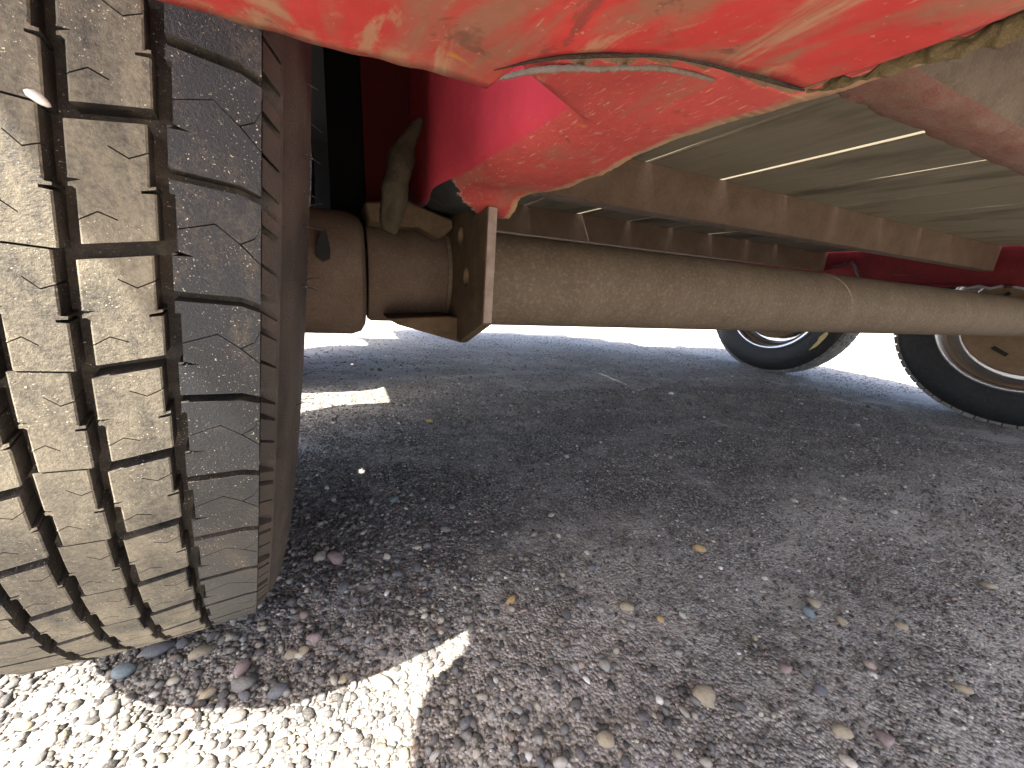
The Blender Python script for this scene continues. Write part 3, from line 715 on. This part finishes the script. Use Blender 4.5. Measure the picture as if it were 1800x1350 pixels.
def inward(me):          # +1 or -1 so that the plate grows up and inwards from the modelled face
    n = sum(p.normal.z * p.area for p in me.polygons if abs(p.normal.z) > 0.7); return 1.0 if n > 0 else -1.0
md = rail.modifiers.new('plate', 'SOLIDIFY'); md.thickness = 0.005; md.offset = inward(me); md.use_rim = True; md.material_offset_rim = 1
put('added_slot_dark_backing', prism([[(0.085, ZR + 0.018), (0.136, ZR + 0.018), (0.136, ZR + 0.022), (0.085, ZR + 0.022)]], 1, 0.0, 0.30, 0), M['shade_liner'], trailer, 30)  # black backing added above the torn slot so that it looks dark
put('added_dark_partition', prism([[(-0.006, CAM_H + 0.03), (0.0755, CAM_H + 0.03), (0.0725, 0.83), (-0.006, 0.83)]], 1, 0.50, 0.506, 0), M['shade_liner'], trailer, 30)  # black partition added to block light between tyre and rail
put('maroon_shade_plate', prism([[(0.030, CAM_H + 0.06), (0.0755, CAM_H + 0.06), (0.0745, 0.83), (0.022, 0.83)]], 1, 0.488, 0.494, 0), mat_simple('dark red of the shaded web', (0.075, 0.009, 0.010), 0.9, 0, 0.15), trailer, 30)  # added plate, its dark red stands for the rail web in shade
# --- overlapping scraped sheet in front (flat plate under the rail and towards the fender)
ZS = CAM_H + 0.0562
edge = [(-0.045, 0.131), (0.0, 0.131), (0.044, 0.1305)] + [tuple(on_z(px, py, ZS)[[0, 1]]) for px, py in ((900, 118), (960, 103), (1040, 99), (1130, 96), (1190, 97), (1260, 110), (1330, 130), (1380, 146), (1410, 156))]
edge = sorted(edge)
xs_ = np.linspace(-0.045, edge[-1][0], 130); vs, fs = [], []; nv = 60
right = [(-0.4, 0.140), (0.0, 0.1405), (0.05, 0.1395), (0.09, edge[-1][0])]
for x in xs_:
    u = (x + 0.045) / (xs_[-1] + 0.045)
    ye = lerp_pts(edge, x) + 0.0006 * math.sin(420 * x) * math.sin(97 * x)
    for k in range(nv + 1):
        y = -0.35 + (ye + 0.35) * (k / nv) ** 0.55
        dent = 0.0016 * math.sin(38 * x + 21 * y) * math.sin(29 * y - 15 * x + 1) + 0.0009 * math.sin(120 * x - 60 * y)
        lift = 0.0003 * math.exp(-((x - 0.095) / 0.02) ** 2) * math.exp(-((y - ye) / 0.012) ** 2)
        z = ZS + dent * min(1, (ye - y) / 0.02 + 0.25) - lift
        vs.append((x, y, z))
for i in range(len(xs_) - 1):
    for k in range(nv):
        a = i * (nv + 1) + k; fs.append((a, a + 1, a + nv + 2, a + nv + 1))
me = mesh(vs, fs); set_wear(me, [max(0.0, 1 - (nv - i % (nv + 1)) / 7.0) * (0.62 if (i // (nv + 1)) < 62 else 0.35) for i in range(len(vs))]); sheet = put('skirt_sheet', me, M['red_sheet'], trailer, 60)
sheet['label'] = 'scraped red sheet with mud and rust stains'
md = sheet.modifiers.new('plate', 'SOLIDIFY'); md.thickness = 0.0022; md.offset = inward(me); md.material_offset_rim = 1; me.materials.append(M['black'])  # black rim puts the shade of the gap on the sheet edge
# grey weld bead showing in the torn seam
bead = [on_z(px, py, ZR) + np.array([0, 0.0046, -0.0006]) for px, py in ((876, 124), (900, 119), (930, 111), (960, 106), (1000, 103), (1040, 102), (1090, 101), (1130, 100), (1170, 99), (1200, 103), (1240, 112), (1280, 124))]
bq = np.array(bead); tq = np.linspace(0, len(bq) - 1, 90)
bq = np.column_stack([np.interp(tq, np.arange(len(bead)), bq[:, k]) for k in range(3)])
br_ = [(0.0004 + 0.0006 * math.sin(math.pi * q / 89) ** 0.5) * random.uniform(0.75, 1.25) for q in range(90)]
o = put('weld_bead', tube(bq, br_, 8, 0.8), mat_rust('grey weld bead', (0.15, 0.115, 0.09), (0.22, 0.175, 0.14), 300), trailer, 60)
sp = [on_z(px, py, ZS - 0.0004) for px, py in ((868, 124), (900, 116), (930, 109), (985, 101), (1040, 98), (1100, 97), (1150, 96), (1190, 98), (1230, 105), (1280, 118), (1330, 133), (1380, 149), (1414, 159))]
put('seam_shadow', tube(sp, [0.0001, 0.0003, 0.0004, 0.0005, 0.0006, 0.0005, 0.0006, 0.0008, 0.0009, 0.0009, 0.0008, 0.0006, 0.0003], 8, 0.8), mat_rust('black seam shadow', (0.012, 0.008, 0.006), (0.03, 0.015, 0.010), 200), trailer, 60)  # dark tube laid along the sheet edge as the shadow in the gap
# dried mud along the right edge of the sheet
mp = [on_z(px, py, ZS) for px, py in ((1416, 160), (1440, 158), (1475, 146), (1505, 138), (1545, 124), (1580, 112), (1625, 98), (1660, 84), (1700, 70), (1740, 60), (1780, 48), (1830, 30), (1900, 5), (2000, -30))]
o = put('mud_crust', tube(mp, [0.0008, 0.0014, 0.0019, 0.0010, 0.0014, 0.0018, 0.0013, 0.0026, 0.0022, 0.0017, 0.0028, 0.0022, 0.0026, 0.002], 14, 0.7), M['mud'], trailer, 70)
tx2 = bpy.data.textures.new('crumb', 'CLOUDS'); tx2.noise_scale = 0.006
md = o.modifiers.new('sub', 'SUBSURF'); md.levels = md.render_levels = 3
md = o.modifiers.new('lumps', 'DISPLACE'); md.texture = tx2; md.strength = 0.0055; md.texture_coords = 'GLOBAL'

# --- near rusty crossmember
ZX = CAM_H + 0.068
vs, fs = [], []; nn = 160; m = 0
for i in range(nn + 1):
    x = 0.137 + (2.1 - 0.137) * (i / nn) ** 2.0
    y1 = 0.0985 + 0.0010 * math.sin(230 * x) * math.sin(90 * x + 1) + random.uniform(-.0005, .0005)
    w = 0.0012 * math.sin(160 * x) + 0.0008 * math.sin(390 * x + 1)
    sec = [(y1, ZX + 0.007), (y1, ZX + 0.001), (y1 - 0.001, ZX), (0.093, ZX + w * .4), (0.088, ZX + w * .6), (0.084, ZX + 0.0005 + w), (0.081, ZX + 0.003), (0.079, ZX + 0.008), (0.078 + w * .4, ZX + 0.03), (0.078 + w * .5, ZX + 0.07), (0.078, ZX + 0.12), (0.078, ZD), (0.085, ZD), (0.085, ZX + 0.007)]
    m = len(sec); vs += [(x, y, z) for y, z in sec]
for i in range(nn):
    for q in range(m): fs.append((i * m + q, i * m + (q + 1) % m, (i + 1) * m + (q + 1) % m, (i + 1) * m + q))
me = mesh(vs, fs); xm = put('crossmember', me, M['cross'], trailer, 50); xm['label'] = 'rusty crossmember with a worn reddish flange'
me.materials.append(M['crossred'])
for p in me.polygons:
    if p.center.z < ZX + 0.0035: p.material_index = 1
put('gusset_plate', prism([[(0.145, ZX + 0.012), (0.168, ZX + 0.012), (0.178, ZD - 0.02), (0.145, ZD - 0.02)]], 1, 0.064, 0.0775, 0.0015), M['cross'], trailer, 40)

# --- joists, planks, far rail
XI_R = 2.10
def joist(y):
    pts = [(y, ZD - 0.0006), (y, ZD - 0.081), (y + 0.0015, ZD - 0.0825), (y + 0.038, ZD - 0.0825), (y + 0.038, ZD - 0.0765), (y + 0.005, ZD - 0.0765), (y + 0.005, ZD - 0.006), (y + 0.038, ZD - 0.006), (y + 0.038, ZD - 0.0006)]
    return put('joist', prism([pts], 0, 0.0815, XI_R - 0.0005, 0), M['joist'], trailer, 30)
for y in (-0.40, YJ1, YJ2, YJ2 + 0.54, YJ2 + 1.08): joist(y)
gap_px = [(1140, 290), (1270, 322), (1380, 347), (1470, 369), (1548, 388), (1618, 404), (1670, 418)]
gapx = [float(on_y(px, py, YJ1)[0]) for px, py in gap_px]
gapw = [0.0115, 0.0143, 0.0132, 0.013, 0.0132, 0.0126, 0.013]
edges = [0.085]
for gx_, gw in zip(gapx, gapw): edges += [gx_ - gw / 2, gx_ + gw / 2]
edges.append(XI_R - 0.012)
TH = 0.030
for i in range(0, len(edges), 2):
    x0, x1 = edges[i], edges[i + 1]
    bm = bmesh.new(); ny_ = 40; rows = []
    ys_ = np.linspace(-0.44, 2.42 - 0.75 * max(0.0, min(1.0, (x0 - 1.2) / 0.8)) + random.uniform(-.01, .01), ny_)
    for y in ys_:
        a = x0 + (0.0004 * math.sin(9 * y + i) + random.uniform(-.0003, .0003)); b = x1 + (0.0004 * math.sin(7 * y + 2 * i) + random.uniform(-.0003, .0003))
        if i == 0: a = x0
        rows.append([bm.verts.new(p) for p in ((a + .0015, y, ZD), (b - .0015, y, ZD), (b, y, ZD + .002), (b, y, ZD + TH), (a, y, ZD + TH), (a, y, ZD + .002))])
    for r0, r1 in zip(rows[:-1], rows[1:]):
        for q in range(6): bm.faces.new((r0[q], r0[(q + 1) % 6], r1[(q + 1) % 6], r1[q]))
    bm.faces.new(rows[0]); bm.faces.new(rows[-1]); bmesh.ops.recalc_face_normals(bm, faces=bm.faces[:])
    put('deck_plank', from_bm(bm), M['plank'], trailer, 25)
# far rail: channel open to the inside
zr2 = CAM_H + 0.095
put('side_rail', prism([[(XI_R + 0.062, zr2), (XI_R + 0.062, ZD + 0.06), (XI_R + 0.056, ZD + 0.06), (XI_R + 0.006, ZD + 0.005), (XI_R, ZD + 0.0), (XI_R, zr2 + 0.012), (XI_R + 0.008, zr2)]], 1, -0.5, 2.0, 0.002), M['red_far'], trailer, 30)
# cables on the far rail
wp = [on_x(px, py, XI_R - 0.012) for px, py in ((1462, 470), (1480, 466), (1488, 461), (1497, 461), (1503, 468), (1506, 478), (1512, 490))]
put('cable', tube(wp, [0.0045] * 7, 8), M['wire'], trailer, 80)
wp = [on_x(px, py, XI_R - 0.03) for px, py in ((1700, 507), (1720, 503), (1740, 507), (1760, 503), (1785, 505), (1820, 512))]
put('cable', tube(wp, [0.005] * 6, 8), mat_simple('pale cable', (0.35, 0.34, 0.33), 0.5), trailer, 80)

# --- fenders: flat top, dropped ends, hanging outer skirt, wall added against the rail to block light, near-black inner shell for shade
def fender(x_out, x_in, label):
    prof = [(-0.46, 0.53), (-0.46, 0.74), (-0.43, 0.82), (-0.36, 0.845), (1.78, 0.845), (1.87, 0.82), (1.91, 0.74), (1.91, 0.57)]
    sk = [(-0.46, 0.53), (-0.12, 0.575), (-0.068, 0.60), (-0.042, 0.62), (-0.034, 0.645), (-0.048, 0.735), (-0.015, 0.762), (0.06, 0.765), (1.74, 0.765), (1.84, 0.73), (1.91, 0.57)]
    s = 1 if x_in > x_out else -1
    dz = float(ground_z(np.array(x_out), np.array(1.0)))
    def shell(off):
        xo, xi = x_out + s * off, x_in - s * off
        pr = [(min(max(y, -0.46 + off), 1.91 - off), z - (off if z > 0.6 else 0)) for y, z in prof]
        vs, fs = [], []
        for y, z in pr: vs += [(xo, y, z + dz), (xi, y, z + dz)]
        for i in range(len(pr) - 1): fs.append((2 * i, 2 * i + 1, 2 * i + 3, 2 * i + 2))
        for x, lower in ((xo, sk), (xi, [(-0.46, 0.53), (-0.45, 0.585 - dz), (0.72, 0.585 - dz), (0.76, 0.435 - dz), (1.90, 0.435 - dz), (1.91, 0.57)])):
            n0 = len(vs); low = [(min(max(y, -0.46 + off), 1.91 - off), z) for y, z in lower]
            poly = pr + low[::-1][1:-1]
            vs += [(x, y, z + dz) for y, z in poly]; fs.append(tuple(range(n0, n0 + len(poly))))
        bm = bmesh.new(); me0 = mesh(vs, fs, False); bm.from_mesh(me0); bmesh.ops.remove_doubles(bm, verts=bm.verts[:], dist=1e-5)
        bmesh.ops.triangulate(bm, faces=[f for f in bm.faces if len(f.verts) > 4]); bmesh.ops.recalc_face_normals(bm, faces=bm.faces[:])
        return from_bm(bm)
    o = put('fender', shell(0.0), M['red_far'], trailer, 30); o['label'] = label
    l = put('fender_shade_liner', shell(0.003), M['shade_liner'], None, 30); l.parent = o
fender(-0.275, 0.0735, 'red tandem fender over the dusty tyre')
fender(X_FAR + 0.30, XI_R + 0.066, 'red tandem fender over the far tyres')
